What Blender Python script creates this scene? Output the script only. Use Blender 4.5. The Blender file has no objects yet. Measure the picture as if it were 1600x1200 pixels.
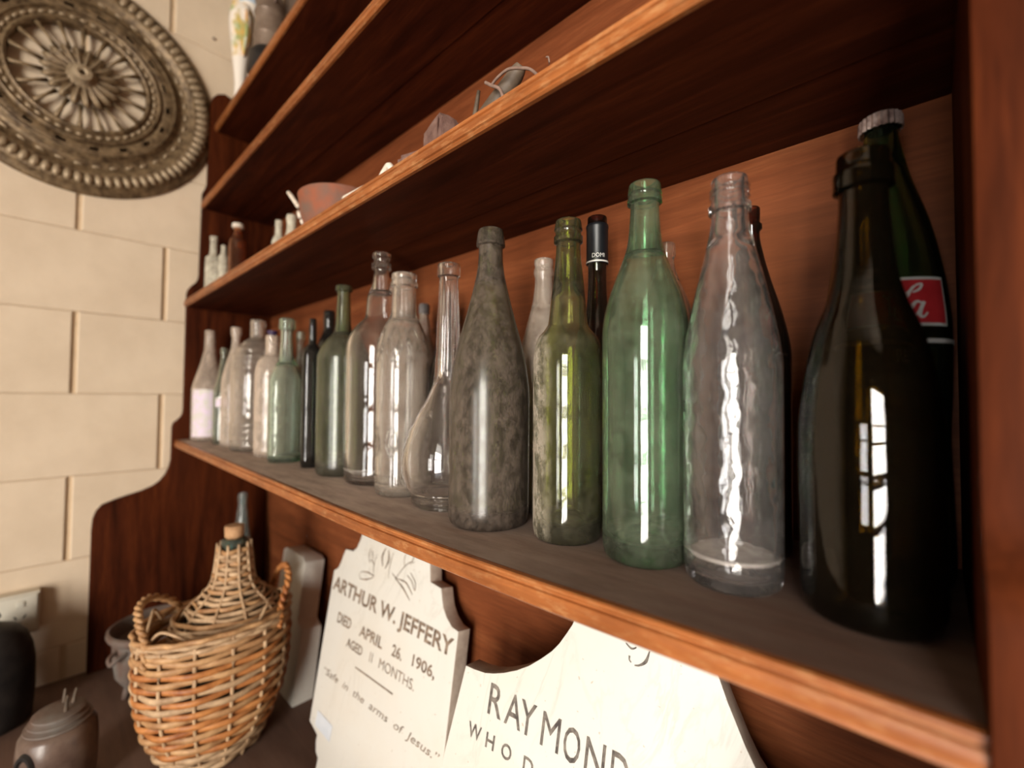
import bpy, bmesh, math, random
from mathutils import Vector, Matrix
rnd = random.Random(7)
sc = bpy.context.scene
col = sc.collection
pi = math.pi
R_ = math.radians

# ------------------------------------------------------------------ camera
CAM = (1.5150, -0.48935, 0.13041)
rt = Vector((0.726997, 0.686601, 0.007406)); up = Vector((0.014900, -0.026559, 0.999536)); bk = Vector((0.686479, -0.726550, -0.029539))
cd = bpy.data.cameras.new('camera'); cam = bpy.data.objects.new('camera', cd); col.objects.link(cam)
m = Matrix((rt, up, bk)).transposed().to_4x4(); m.translation = Vector(CAM); cam.matrix_world = m
cd.sensor_width = 36.0; cd.sensor_fit = 'HORIZONTAL'; cd.lens = 698.08 / 1600 * 36
cd.clip_start = 0.01; cd.clip_end = 60
cd.dof.use_dof = True; cd.dof.focus_distance = 0.44; cd.dof.aperture_fstop = 2.6
sc.camera = cam

# ------------------------------------------------------------------ world, light, exposure
w = bpy.data.worlds.new('world'); sc.world = w; w.use_nodes = True
bgn = w.node_tree.nodes['Background']; bgn.inputs[0].default_value = (0.80, 0.88, 1.0, 1); bgn.inputs[1].default_value = 1.0
def area(name, loc, rot, sx, sy, power, color):
    l = bpy.data.lights.new(name, 'AREA'); l.shape = 'RECTANGLE'; l.size = sx; l.size_y = sy; l.energy = power; l.color = color
    o = bpy.data.objects.new(name, l); col.objects.link(o); o.location = loc; o.rotation_euler = rot
    return o
YF = -2.9      # inner face of the wall opposite the hutch
area('daylight_doorway', (2.70, YF - 0.12, 0.0), (R_(90), 0, 0), 1.15, 2.1, 155, (1.0, 0.94, 0.85))
area('daylight_window', (1.52, YF - 0.12, -0.10), (R_(90), 0, 0), 0.55, 1.1, 16, (1.0, 0.95, 0.90))
sc.view_settings.view_transform = 'Standard'; sc.view_settings.look = 'None'
sc.view_settings.exposure = 1.0; sc.view_settings.gamma = 1.0; sc.view_settings.use_curve_mapping = False
sc.cycles.max_bounces = 20; sc.cycles.transmission_bounces = 18; sc.cycles.glossy_bounces = 6
sc.cycles.diffuse_bounces = 4; sc.cycles.transparent_max_bounces = 16
sc.cycles.sample_clamp_indirect = 6; sc.cycles.caustics_refractive = True; sc.cycles.caustics_reflective = False
sc.cycles.blur_glossy = 0.6

# ------------------------------------------------------------------ helpers
def link(o, parent=None):
    col.objects.link(o)
    if parent is not None: o.parent = parent
    return o
def mesh_obj(name, verts, faces, mat, parent=None, smooth=False, loc=None):
    me = bpy.data.meshes.new(name); me.from_pydata([tuple(v) for v in verts], [], faces); me.update()
    bm = bmesh.new(); bm.from_mesh(me); bmesh.ops.recalc_face_normals(bm, faces=bm.faces); bm.to_mesh(me); bm.free()
    if mat: me.materials.append(mat)
    if smooth:
        me.polygons.foreach_set('use_smooth', [True] * len(me.polygons))
    o = bpy.data.objects.new(name, me)
    if loc: o.location = loc
    return link(o, parent)
def sharp(o, deg=40):
    me = o.data; bm = bmesh.new(); bm.from_mesh(me)
    for e in bm.edges:
        if len(e.link_faces) == 2 and e.calc_face_angle(0) > R_(deg): e.smooth = False
    bm.to_mesh(me); bm.free(); me.polygons.foreach_set('use_smooth', [True] * len(me.polygons))
    return o
def empty(name, loc=(0, 0, 0), rot=(0, 0, 0)):
    o = bpy.data.objects.new(name, None); o.location = loc; o.rotation_euler = rot; o.empty_display_size = .02; col.objects.link(o); return o
def tag(o, label, cat, group=None, kind=None):
    if label: o['label'] = label
    if cat: o['category'] = cat
    if group: o['group'] = group
    if kind: o['kind'] = kind
    return o
def box(name, lo, hi, mat, parent=None, bev=0.0):
    x0, y0, z0 = lo; x1, y1, z1 = hi
    v = [(x0,y0,z0),(x1,y0,z0),(x1,y1,z0),(x0,y1,z0),(x0,y0,z1),(x1,y0,z1),(x1,y1,z1),(x0,y1,z1)]
    f = [(0,3,2,1),(4,5,6,7),(0,1,5,4),(1,2,6,5),(2,3,7,6),(3,0,4,7)]
    o = mesh_obj(name, v, f, mat, parent)
    if bev:
        bm = bmesh.new(); bm.from_mesh(o.data); bmesh.ops.bevel(bm, geom=list(bm.edges), offset=bev, segments=2, affect='EDGES', profile=.6); bm.to_mesh(o.data); bm.free()
        sharp(o, 50)
    return o
def lathe(name, prof, mat, parent=None, segs=56, loc=None, sharp_deg=38, rfun=None):
    """prof: (r, z) list, closed on the axis where r == 0."""
    vs, fs, rows = [], [], []
    for r, z in prof:
        if r < 1e-6: rows.append([len(vs)]); vs.append((0, 0, z))
        else:
            row = []
            for i in range(segs):
                a = 2 * pi * i / segs; rr = r if rfun is None else rfun(r, a, z)
                row.append(len(vs)); vs.append((rr * math.cos(a), rr * math.sin(a), z))
            rows.append(row)
    for a, b in zip(rows, rows[1:]):
        for i in range(segs):
            j = (i + 1) % segs
            if len(a) == 1 and len(b) == 1: continue
            if len(a) == 1: fs.append((a[0], b[j], b[i]))
            elif len(b) == 1: fs.append((a[i], a[j], b[0]))
            else: fs.append((a[i], a[j], b[j], b[i]))
    o = mesh_obj(name, vs, fs, mat, parent, loc=loc)
    return sharp(o, sharp_deg)
def extrude(name, poly, t, mat, parent=None, axis='y', bev=0.0, loc=None):
    """poly of 2-D points extruded by t; axis 'y': poly is (x,z); axis 'x': poly is (y,z)."""
    n = len(poly)
    if axis == 'y': v = [(a, 0, b) for a, b in poly] + [(a, t, b) for a, b in poly]
    else: v = [(0, a, b) for a, b in poly] + [(t, a, b) for a, b in poly]
    f = [tuple(range(n)), tuple(range(2*n-1, n-1, -1))] + [(i, (i+1) % n, n+(i+1) % n, n+i) for i in range(n)]
    o = mesh_obj(name, v, f, mat, parent, loc=loc)
    if bev:
        bm = bmesh.new(); bm.from_mesh(o.data)
        ed = [e for e in bm.edges if len(e.link_faces) == 2 and len(e.link_faces[0].verts) != 4 or len(e.link_faces) == 2 and len(e.link_faces[1].verts) != 4]
        bmesh.ops.bevel(bm, geom=ed, offset=bev, segments=2, affect='EDGES', profile=.6); bm.to_mesh(o.data); bm.free()
    return sharp(o, 35)
def smooth_path(pts, n=6):
    if len(pts) < 3: return [Vector(p) for p in pts]
    P = [Vector(p) for p in pts]; out = []
    for i in range(len(P) - 1):
        p0 = P[max(i-1, 0)]; p1 = P[i]; p2 = P[i+1]; p3 = P[min(i+2, len(P)-1)]
        for k in range(n):
            t = k / n
            out.append(.5 * ((2*p1) + (p2-p0)*t + (2*p0-5*p1+4*p2-p3)*t*t + (3*p1-p0-3*p2+p3)*t**3))
    out.append(P[-1]); return out
def tube_data(path, rad, sides=8, flat=None, upv=Vector((0, 0, 1)), closed=False, cap=True):
    """returns verts, faces. rad number or list; flat=(a,b) half sizes along side / up."""
    n = len(path); V, F = [], []
    for i, p in enumerate(path):
        if closed: t = path[(i+1) % n] - path[i-1]
        else: t = path[min(i+1, n-1)] - path[max(i-1, 0)]
        t.normalize(); s = t.cross(upv)
        if s.length < 1e-4: s = t.cross(Vector((1, 0, 0)))
        s.normalize(); u = s.cross(t)
        r = rad[i] if isinstance(rad, (list, tuple)) else rad
        a, b = (flat if flat else (r, r))
        for k in range(sides):
            an = 2*pi*k/sides; V.append(p + s*(a*math.cos(an)) + u*(b*math.sin(an)))
    for i in range(n if closed else n-1):
        j = (i+1) % n
        for k in range(sides):
            l = (k+1) % sides; F.append((i*sides+k, i*sides+l, j*sides+l, j*sides+k))
    if not closed and cap:
        F.append(tuple(range(sides))); F.append(tuple((n-1)*sides+k for k in range(sides-1, -1, -1)))
    return V, F
def tube(name, pts, rad, mat, parent=None, sides=8, sm=6, **k):
    path = smooth_path(pts, sm) if sm else [Vector(p) for p in pts]
    if isinstance(rad, (list, tuple)):
        n = len(path); rr = []
        for i in range(n):
            t = i/(n-1)*(len(rad)-1); a = int(min(t, len(rad)-2)); rr.append(rad[a]+(rad[a+1]-rad[a])*(t-a))
        rad = rr
    V, F = tube_data(path, rad, sides, **k)
    return mesh_obj(name, V, F, mat, parent, smooth=True)
def text_mesh(s, size, sx=1.0, offset=0.0, shear=0.0, align='LEFT', spacing=1.0, depth=0.0):
    c = bpy.data.curves.new('lettering', 'FONT'); c.body = s; c.size = 1.0; c.offset = offset/size; c.shear = shear; c.align_x = align
    c.space_character = spacing; c.resolution_u = 3; c.extrude = depth; c.fill_mode = 'FRONT' if not depth else 'BOTH'
    o = bpy.data.objects.new('lettering', c); col.objects.link(o)
    bpy.context.view_layer.update()
    me = bpy.data.meshes.new_from_object(o.evaluated_get(bpy.context.evaluated_depsgraph_get()))
    V = [Vector((v.co.x*sx*size, v.co.y*size, v.co.z)) for v in me.vertices]; F = [tuple(p.vertices) for p in me.polygons]
    bpy.data.objects.remove(o); bpy.data.curves.remove(c); bpy.data.meshes.remove(me)
    return V, F

# ------------------------------------------------------------------ materials
def mat_new(name):
    m = bpy.data.materials.new(name); m.use_nodes = True; nt = m.node_tree
    return m, nt, nt.nodes['Principled BSDF']
def N(nt, t, **k):
    n = nt.nodes.new(t)
    for a, b in k.items(): setattr(n, a, b)
    return n
def coords(nt, scale, obj=True):
    tc = N(nt, 'ShaderNodeTexCoord'); mp = N(nt, 'ShaderNodeMapping'); mp.inputs['Scale'].default_value = scale
    nt.links.new(tc.outputs['Object'], mp.inputs[0]); return mp.outputs[0]
def noise(nt, vec, scale, detail=4, rough=.55, dist=0):
    n = N(nt, 'ShaderNodeTexNoise'); n.inputs['Scale'].default_value = scale; n.inputs['Detail'].default_value = detail
    n.inputs['Roughness'].default_value = rough; n.inputs['Distortion'].default_value = dist
    nt.links.new(vec, n.inputs['Vector']); return n.outputs['Fac']
def ramp(nt, fac, stops):
    r = N(nt, 'ShaderNodeValToRGB'); e = r.color_ramp.elements
    while len(e) < len(stops): e.new(.5)
    for i, (p, c) in enumerate(stops): e[i].position = p; e[i].color = (*c, 1) if len(c) == 3 else c
    nt.links.new(fac, r.inputs[0]); return r.outputs[0]
def mixc(nt, fac, a, b, mode='MIX'):
    x = N(nt, 'ShaderNodeMix', data_type='RGBA', blend_type=mode)
    for s, v in ((x.inputs[0], fac), (x.inputs[6], a), (x.inputs[7], b)):
        if hasattr(v, 'links') or hasattr(v, 'is_linked'): nt.links.new(v, s)
        elif isinstance(v, (int, float)): s.default_value = v
        else: s.default_value = (*v, 1)
    return x.outputs[2]
def math_(nt, op, a, b=None, clamp=False):
    x = N(nt, 'ShaderNodeMath', operation=op); x.use_clamp = clamp
    for s, v in ((x.inputs[0], a), (x.inputs[1], b)):
        if v is None: continue
        if isinstance(v, (int, float)): s.default_value = v
        else: nt.links.new(v, s)
    return x.outputs[0]
def bump(nt, b, h, strength=.3, dist=.002):
    x = N(nt, 'ShaderNodeBump'); x.inputs['Strength'].default_value = strength; x.inputs['Distance'].default_value = dist
    nt.links.new(h, x.inputs['Height']); nt.links.new(x.outputs[0], b.inputs['Normal'])

def wood(name, dark, mid, light, rough=.45, along=(1.2, 14, 14), dust=0, dustcol=(.15, .10, .08), spec=.4, wear=0.0):
    m, nt, b = mat_new(name)
    v = coords(nt, along)
    g1 = noise(nt, v, 3.2, 6, .62, .6); g2 = noise(nt, v, 22, 4, .6, .2)
    v2 = coords(nt, (1, 1, 1)); g3 = noise(nt, v2, 2.3, 3)
    c = ramp(nt, g1, [(.30, dark), (.52, mid), (.74, light)])
    c = mixc(nt, math_(nt, 'MULTIPLY', ramp(nt, g2, [(.35, (1,)*3), (.6, (0,)*3)]), .45), c, dark)
    c = mixc(nt, math_(nt, 'MULTIPLY', ramp(nt, g3, [(.4, (0,)*3), (.7, (1,)*3)]), .35), c, light)
    if wear:
        g5 = noise(nt, coords(nt, (1, 3, 3)), 55, 5, .7)
        c = mixc(nt, math_(nt, 'MULTIPLY', ramp(nt, g5, [(.5, (0,)*3), (.68, (1,)*3)]), wear), c, (.46, .24, .10))
        g6 = noise(nt, coords(nt, (1, 2, 2)), 16, 4, .6)
        c = mixc(nt, math_(nt, 'MULTIPLY', ramp(nt, g6, [(.5, (0,)*3), (.7, (1,)*3)]), wear), c, dark)
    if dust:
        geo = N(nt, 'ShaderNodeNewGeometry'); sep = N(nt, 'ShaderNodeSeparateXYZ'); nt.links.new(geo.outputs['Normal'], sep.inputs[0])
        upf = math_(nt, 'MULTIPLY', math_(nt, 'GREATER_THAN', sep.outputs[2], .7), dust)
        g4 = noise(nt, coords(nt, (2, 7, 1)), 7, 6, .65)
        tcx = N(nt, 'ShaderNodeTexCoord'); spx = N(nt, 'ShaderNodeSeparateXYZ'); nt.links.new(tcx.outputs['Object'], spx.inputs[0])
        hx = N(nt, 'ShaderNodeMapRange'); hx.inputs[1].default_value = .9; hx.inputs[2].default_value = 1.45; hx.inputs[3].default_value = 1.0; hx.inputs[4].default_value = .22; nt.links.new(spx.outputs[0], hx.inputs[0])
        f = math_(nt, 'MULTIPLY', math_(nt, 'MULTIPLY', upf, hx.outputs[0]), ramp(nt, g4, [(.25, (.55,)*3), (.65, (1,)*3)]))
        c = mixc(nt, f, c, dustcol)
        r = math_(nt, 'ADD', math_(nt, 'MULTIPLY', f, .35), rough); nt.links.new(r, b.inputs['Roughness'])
    else: b.inputs['Roughness'].default_value = rough
    nt.links.new(c, b.inputs['Base Color']); b.inputs['Specular IOR Level'].default_value = spec
    bump(nt, b, g2, .18, .001)
    return m
M = {}
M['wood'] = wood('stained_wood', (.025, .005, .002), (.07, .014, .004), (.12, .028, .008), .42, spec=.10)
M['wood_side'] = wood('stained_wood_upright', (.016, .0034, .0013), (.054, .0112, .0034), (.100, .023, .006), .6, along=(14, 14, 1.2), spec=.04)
M['wood_back'] = wood('back_board_wood', (.080, .022, .008), (.155, .043, .015), (.215, .070, .025), .5, along=(1.0, 14, 12), spec=.10)
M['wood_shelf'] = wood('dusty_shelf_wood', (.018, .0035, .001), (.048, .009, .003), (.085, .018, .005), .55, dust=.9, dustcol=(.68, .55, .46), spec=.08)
M['wood_edge'] = wood('worn_edge_wood', (.135, .036, .009), (.29, .090, .023), (.41, .148, .044), .4, wear=.5, spec=.3)
M['wood_counter'] = wood('brown_counter_wood', (.06, .028, .018), (.11, .055, .038), (.17, .09, .06), .5, dust=.55, dustcol=(.24, .15, .11))

def plain(name, c1, c2, scale=20, rough=.6, metal=0, bmp=.2, spec=.4, lo=.35, hi=.65):
    m, nt, b = mat_new(name); v = coords(nt, (1, 1, 1)); n1 = noise(nt, v, scale, 5, .6)
    nt.links.new(ramp(nt, n1, [(lo, c1), (hi, c2)]), b.inputs['Base Color'])
    b.inputs['Roughness'].default_value = rough; b.inputs['Metallic'].default_value = metal; b.inputs['Specular IOR Level'].default_value = spec
    if bmp: bump(nt, b, noise(nt, v, scale*3, 5, .65), bmp, .002)
    return m
M['block'] = plain('cream_painted_block', (.67, .535, .385), (.74, .60, .44), 9, .75, bmp=.35)
M['mortar'] = plain('cream_painted_mortar', (.60, .45, .29), (.70, .54, .36), 14, .8, bmp=.3)
M['plaster'] = plain('room_plaster', (.30, .25, .19), (.36, .30, .23), 4, .85, bmp=.1)
M['dark_room'] = plain('dim_room_wall', (.12, .085, .065), (.16, .115, .085), 4, .85, bmp=.1)
M['floor'] = plain('floor_boards', (.08, .045, .03), (.14, .08, .05), 6, .5)
M['frame'] = plain('painted_frame', (.30, .20, .12), (.36, .25, .15), 8, .5)
M['marble'] = None
def marble():
    m, nt, b = mat_new('white_marble'); v = coords(nt, (1.6, 1, .45))
    a = noise(nt, v, 9, 7, .6, 2.2)
    vein = ramp(nt, a, [(.455, (0,)*3), (.492, (1,)*3), (.53, (0,)*3)])
    patch = noise(nt, coords(nt, (1, 1, 1)), 7, 3, .5)
    pf = ramp(nt, patch, [(.48, (0,)*3), (.72, (1,)*3)])
    c = mixc(nt, math_(nt, 'MULTIPLY', vein, math_(nt, 'MULTIPLY', pf, .38)), (.60, .575, .52), (.30, .27, .22))
    c = mixc(nt, math_(nt, 'MULTIPLY', ramp(nt, noise(nt, coords(nt, (1, 1, 1)), 5, 4), [(.45, (0,)*3), (.7, (1,)*3)]), .30), c, (.56, .46, .34))
    spk = ramp(nt, noise(nt, coords(nt, (1, 1, 1)), 160, 2, .5), [(.70, (0,)*3), (.74, (1,)*3)])
    c = mixc(nt, math_(nt, 'MULTIPLY', spk, .5), c, (.3, .2, .12))
    nt.links.new(c, b.inputs['Base Color']); b.inputs['Roughness'].default_value = .5
    return m
M['marble'] = marble()
M['stone_edge'] = plain('sawn_stone_edge', (.36, .28, .22), (.50, .41, .33), 40, .8)
M['lead'] = plain('worn_dark_lettering', (.05, .04, .035), (.20, .17, .14), 120, .7, bmp=0)
M['lead2'] = plain('worn_brown_lettering', (.07, .045, .03), (.30, .22, .16), 130, .7, bmp=0)
M['sticker'] = plain('paper_sticker', (.46, .49, .53), (.55, .57, .60), 30, .7, bmp=0)
M['ink'] = plain('blue_ink', (.16, .2, .36), (.22, .26, .42), 30, .7, bmp=0)
M['black'] = plain('black_iron', (.006, .005, .005), (.02, .016, .014), 30, .5)
M['rust'] = plain('rusted_iron', (.25, .075, .035), (.15, .085, .06), 28, .75, bmp=.5)
M['rust2'] = plain('brown_rusted_iron', (.09, .042, .032), (.20, .115, .09), 60, .75, bmp=.5)
M['iron'] = plain('scaled_cast_iron', (.13, .075, .055), (.17, .15, .13), 20, .65, bmp=.4)
M['horn'] = plain('grey_horn', (.055, .038, .025), (.13, .09, .06), 40, .6)
M['cast'] = plain('bronzed_casting', (.075, .045, .022), (.27, .185, .10), 60, .45, metal=.35, bmp=.4)
M['cast_hi'] = plain('rubbed_casting', (.28, .20, .12), (.44, .34, .22), 70, .45, metal=.3, bmp=.4)
M['outlet'] = plain('cream_plastic', (.62, .58, .48), (.66, .62, .52), 12, .4, bmp=0)
M['cork'] = plain('cork', (.36, .19, .09), (.52, .31, .16), 70, .85)
M['wicker'] = plain('cane_tan', (.24, .105, .038), (.56, .33, .155), 38, .55, lo=.3, hi=.7)
M['wicker_o'] = plain('cane_orange', (.24, .070, .018), (.55, .23, .070), 38, .5, lo=.3, hi=.7)
M['wicker_p'] = plain('cane_pale', (.28, .165, .085), (.60, .41, .24), 45, .6, lo=.3, hi=.7)
M['tin'] = plain('dull_tin', (.16, .11, .08), (.26, .19, .14), 25, .45, metal=.3)
M['jug'] = plain('brown_glazed_jar', (.075, .045, .035), (.16, .11, .085), 22, .28, bmp=.15)
M['stick'] = plain('pale_bone_white', (.58, .47, .36), (.78, .7, .6), 60, .6)
M['wire'] = plain('rusty_wire', (.16, .10, .075), (.26, .17, .13), 80, .7)
M['capsule'] = plain('black_capsule_foil', (.005, .0055, .007), (.009, .010, .012), 20, .38, bmp=0)
M['silver'] = plain('silver_print', (.5, .48, .45), (.62, .6, .56), 40, .4, bmp=0)
M['white_print'] = plain('white_enamel', (.5, .5, .47), (.62, .62, .58), 90, .5, bmp=0)
M['red_print'] = plain('red_enamel', (.40, .018, .022), (.52, .03, .035), 40, .45, bmp=0)
M['cap_metal'] = plain('tarnished_cap', (.22, .14, .12), (.5, .38, .33), 120, .5, metal=.4, bmp=.6)
M['grey_cap'] = plain('grey_cap', (.10, .085, .08), (.17, .15, .14), 50, .6)
M['purple'] = plain('dark_purple_stopper', (.03, .015, .05), (.05, .03, .08), 30, .5)
M['paper'] = plain('faded_paper_label', (.62, .60, .50), (.74, .60, .76), 55, .6, bmp=0)
M['sediment'] = plain('pale_dried_residue', (.40, .35, .31), (.60, .55, .50), 80, .9)
M['blue_gl'] = plain('blue_glaze', (.38, .48, .60), (.55, .64, .70), 14, .25, bmp=0)
def painted():
    m, nt, b = mat_new('painted_porcelain'); g = noise(nt, coords(nt, (1, 1, .6)), 22, 3)
    sep = N(nt, 'ShaderNodeSeparateXYZ'); tc = N(nt, 'ShaderNodeTexCoord'); nt.links.new(tc.outputs['Object'], sep.inputs[0])
    band = math_(nt, 'MULTIPLY', math_(nt, 'GREATER_THAN', sep.outputs[2], .13), ramp(nt, g, [(.47, (0,)*3), (.56, (1,)*3)]))
    hue = ramp(nt, noise(nt, coords(nt, (1, 1, 1)), 14, 2), [(.4, (.62, .20, .05)), (.5, (.72, .45, .12)), (.6, (.35, .40, .16))])
    nt.links.new(mixc(nt, band, (.84, .76, .66), hue), b.inputs['Base Color']); b.inputs['Roughness'].default_value = .25
    return m
M['porcelain'] = painted()

def glass(name, color, rough=.02, dust=.1, dustcol=(.42, .34, .28), nscale=40, streak=1.0, ior=1.5, lo=.35, hi=.75, stain=None, relief=0.0, grime_z=0.0, vol=None, dmin=.35):
    """real glass with a film of dust; stain = (direction x, y, from, to, colour): crust on one side of the bottle"""
    m, nt, b = mat_new(name)
    b.inputs['Base Color'].default_value = (*color, 1); b.inputs['Transmission Weight'].default_value = 1.0
    b.inputs['Roughness'].default_value = rough; b.inputs['IOR'].default_value = ior
    v = coords(nt, (1, 1, streak)); n1 = noise(nt, v, nscale, 6, .65); n2 = noise(nt, v, nscale*6, 4, .7)
    f = math_(nt, 'MULTIPLY', ramp(nt, math_(nt, 'ADD', math_(nt, 'MULTIPLY', n1, .6), math_(nt, 'MULTIPLY', n2, .4)), [(lo, (dmin,)*3), (hi, (1,)*3)]), dust)
    dc = mixc(nt, n2, dustcol, tuple(min(1, c*1.35) for c in dustcol))
    if stain:
        tc = N(nt, 'ShaderNodeTexCoord'); dt = N(nt, 'ShaderNodeVectorMath', operation='DOT_PRODUCT'); nt.links.new(tc.outputs['Object'], dt.inputs[0])
        dt.inputs[1].default_value = (stain[0], stain[1], 0)
        s = N(nt, 'ShaderNodeMapRange'); s.inputs[1].default_value = stain[2]; s.inputs[2].default_value = stain[3]; nt.links.new(dt.outputs['Value'], s.inputs[0])
        nn = noise(nt, coords(nt, (1, 1, .6)), 70, 7, .75)
        sf = math_(nt, 'MULTIPLY', s.outputs[0], ramp(nt, nn, [(.42, (.25,)*3), (.56, (.95,)*3)]), clamp=True)
        f = math_(nt, 'MAXIMUM', f, sf); dc = mixc(nt, sf, dc, mixc(nt, n2, stain[4], (.12, .09, .06)))
    if grime_z:
        tc = N(nt, 'ShaderNodeTexCoord'); sp = N(nt, 'ShaderNodeSeparateXYZ'); nt.links.new(tc.outputs['Object'], sp.inputs[0])
        s = N(nt, 'ShaderNodeMapRange'); s.inputs[1].default_value = grime_z; s.inputs[2].default_value = 0; nt.links.new(sp.outputs[2], s.inputs[0])
        f = math_(nt, 'MAXIMUM', f, math_(nt, 'MULTIPLY', s.outputs[0], math_(nt, 'MULTIPLY', n1, 1.1)), clamp=True)
    d = N(nt, 'ShaderNodeBsdfDiffuse'); nt.links.new(dc, d.inputs[0])
    mx = N(nt, 'ShaderNodeMixShader'); nt.links.new(f, mx.inputs[0]); nt.links.new(b.outputs[0], mx.inputs[1]); nt.links.new(d.outputs[0], mx.inputs[2])
    nt.links.new(mx.outputs[0], nt.nodes['Material Output'].inputs[0])
    if vol:
        va = N(nt, 'ShaderNodeVolumeAbsorption'); va.inputs['Color'].default_value = (*vol[:3], 1); va.inputs['Density'].default_value = vol[3]
        nt.links.new(va.outputs[0], nt.nodes['Material Output'].inputs['Volume'])
    if relief: bump(nt, b, noise(nt, coords(nt, (1, 1, 1)), 30, 2), relief, .004)
    else: bump(nt, b, noise(nt, coords(nt, (1, 1, 2.2)), 14, 2), .10, .004)
    return m
G = {}
G['clear'] = glass('clear_glass', (.97, .965, .95), .012, .08)
G['clear_dusty'] = glass('dusty_clear_glass', (.95, .93, .91), .04, .27, (.50, .42, .34), lo=.42, hi=.66)
G['clear_milky'] = glass('milky_clear_glass', (.94, .91, .88), .07, .44, (.70, .57, .46), lo=.4, hi=.68)
G['clear_gritty'] = glass('gritty_clear_glass', (.95, .94, .93), .02, .085, (.42, .38, .36), 26, .8, relief=.8, lo=.42, hi=.66)
G['chalky'] = glass('chalky_clear_glass', (.94, .92, .88), .10, .62, (.78, .70, .56), lo=.4, hi=.62)
G['frosted'] = glass('frosted_clear_glass', (.90, .87, .84), .22, .42, (.46, .38, .31), lo=.4, hi=.62)
G['pale_green'] = glass('pale_green_glass', (.97, .99, .97), .02, .13, (.46, .46, .38), lo=.42, hi=.66, vol=(.22, .75, .50, 50))
G['green'] = glass('sea_green_glass', (1, 1, 1), .07, .16, (.28, .32, .22), 30, lo=.42, hi=.66, vol=(.24, .69, .36, 165))
G['olive_stained'] = glass('stained_olive_glass', (1, 1, 1), .07, .15, (.22, .20, .13), 26, lo=.42, hi=.64, stain=(-.69, -.72, .017, .031, (.50, .44, .36)), vol=(.66, .70, .10, 430))
G['olive_dusty'] = glass('dust_covered_olive_glass', (1, 1, 1), .22, .50, (.15, .115, .09), 120, streak=.6, lo=.42, hi=.60, vol=(.62, .70, .12, 620), dmin=.32)
G['wine_green'] = glass('dusty_wine_green_glass', (1, 1, 1), .20, .26, (.20, .18, .13), 24, lo=.42, hi=.64, vol=(.45, .60, .14, 330))
G['dark_olive'] = glass('dark_olive_glass', (1, 1, 1), .012, .02, (.10, .08, .04), vol=(.66, .58, .06, 1150))
G['black'] = glass('black_glass', (.03, .035, .035), .05, .08, (.16, .14, .12))
G['brown'] = glass('brown_glass', (1, 1, 1), .03, .05, (.14, .09, .06), vol=(.70, .42, .04, 1700))
G['coke'] = glass('deep_green_glass', (1, 1, 1), .03, .05, (.12, .14, .09), vol=(.26, .54, .12, 260))
G['aqua'] = glass('aqua_glass', (.62, .80, .82), .03, .22, (.5, .5, .45))

# ------------------------------------------------------------------ the room
FZ = -1.45; CZ = 1.75; XR = 3.6
wl = box('wall_left', (-.14, YF, FZ), (-.006, .03, CZ), M['mortar']); wl['kind'] = 'structure'
# painted concrete blocks, each one a part of the wall
bh, bw = .2, .342
def block_mesh(y0, y1, z0, z1):
    x0, x1 = -.012, 0.0; c = .0028
    g = .0018
    v = [(x0, y0, z0), (x0, y1, z0), (x0, y1, z1), (x0, y0, z1), (x1-c*.7, y0, z0), (x1-c*.7, y1, z0), (x1-c*.7, y1, z1), (x1-c*.7, y0, z1),
         (x1, y0+c, z0+c), (x1, y1-c, z0+c), (x1, y1-c, z1-c), (x1, y0+c, z1-c)]
    f = [(0, 1, 5, 4), (1, 2, 6, 5), (2, 3, 7, 6), (3, 0, 4, 7), (4, 5, 9, 8), (5, 6, 10, 9), (6, 7, 11, 10), (7, 4, 8, 11), (8, 9, 10, 11)]
    return v, f
zr0 = .1316
full = None
for r in range(-8, 8):
    za = max(zr0 + bh*r, FZ); zb = min(zr0 + bh*(r+1), CZ)
    if zb - za < .03: continue
    off = -.4331 if r % 2 == 0 else -.262
    for k in range(-8, 3):
        ya = max(off + bw*k, YF); yb = min(off + bw*(k+1), .03)
        if yb - ya < .02: continue
        whole = abs(yb-ya-bw) < 1e-4 and abs(zb-za-bh) < 1e-4
        if whole and full is not None: me = full
        else:
            v, f = block_mesh(.005, yb-ya-.005, .0004, zb-za-.0004)
            t = mesh_obj('block', v, f, M['block'], wl); me = t.data
            if whole: full = me
            t.location = (rnd.uniform(-.0006, .0006), ya, za); continue
        o = bpy.data.objects.new('block', me); o.location = (rnd.uniform(-.0008, .0008), ya, za); link(o, wl)
for nm, lo, hi, mt in (('floor', (-.14, YF-.1, FZ-.1), (XR+.1, .15, FZ), 'floor'), ('ceiling', (-.14, YF-.1, CZ), (XR+.1, .15, CZ+.1), 'plaster'),
                       ('wall_back', (-.14, .03, FZ), (XR+.1, .15, CZ), 'dark_room'), ('wall_right', (XR, YF, FZ), (XR+.1, .03, CZ), 'dark_room')):
    o = box(nm, lo, hi, M[mt]); o['kind'] = 'structure'
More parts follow.
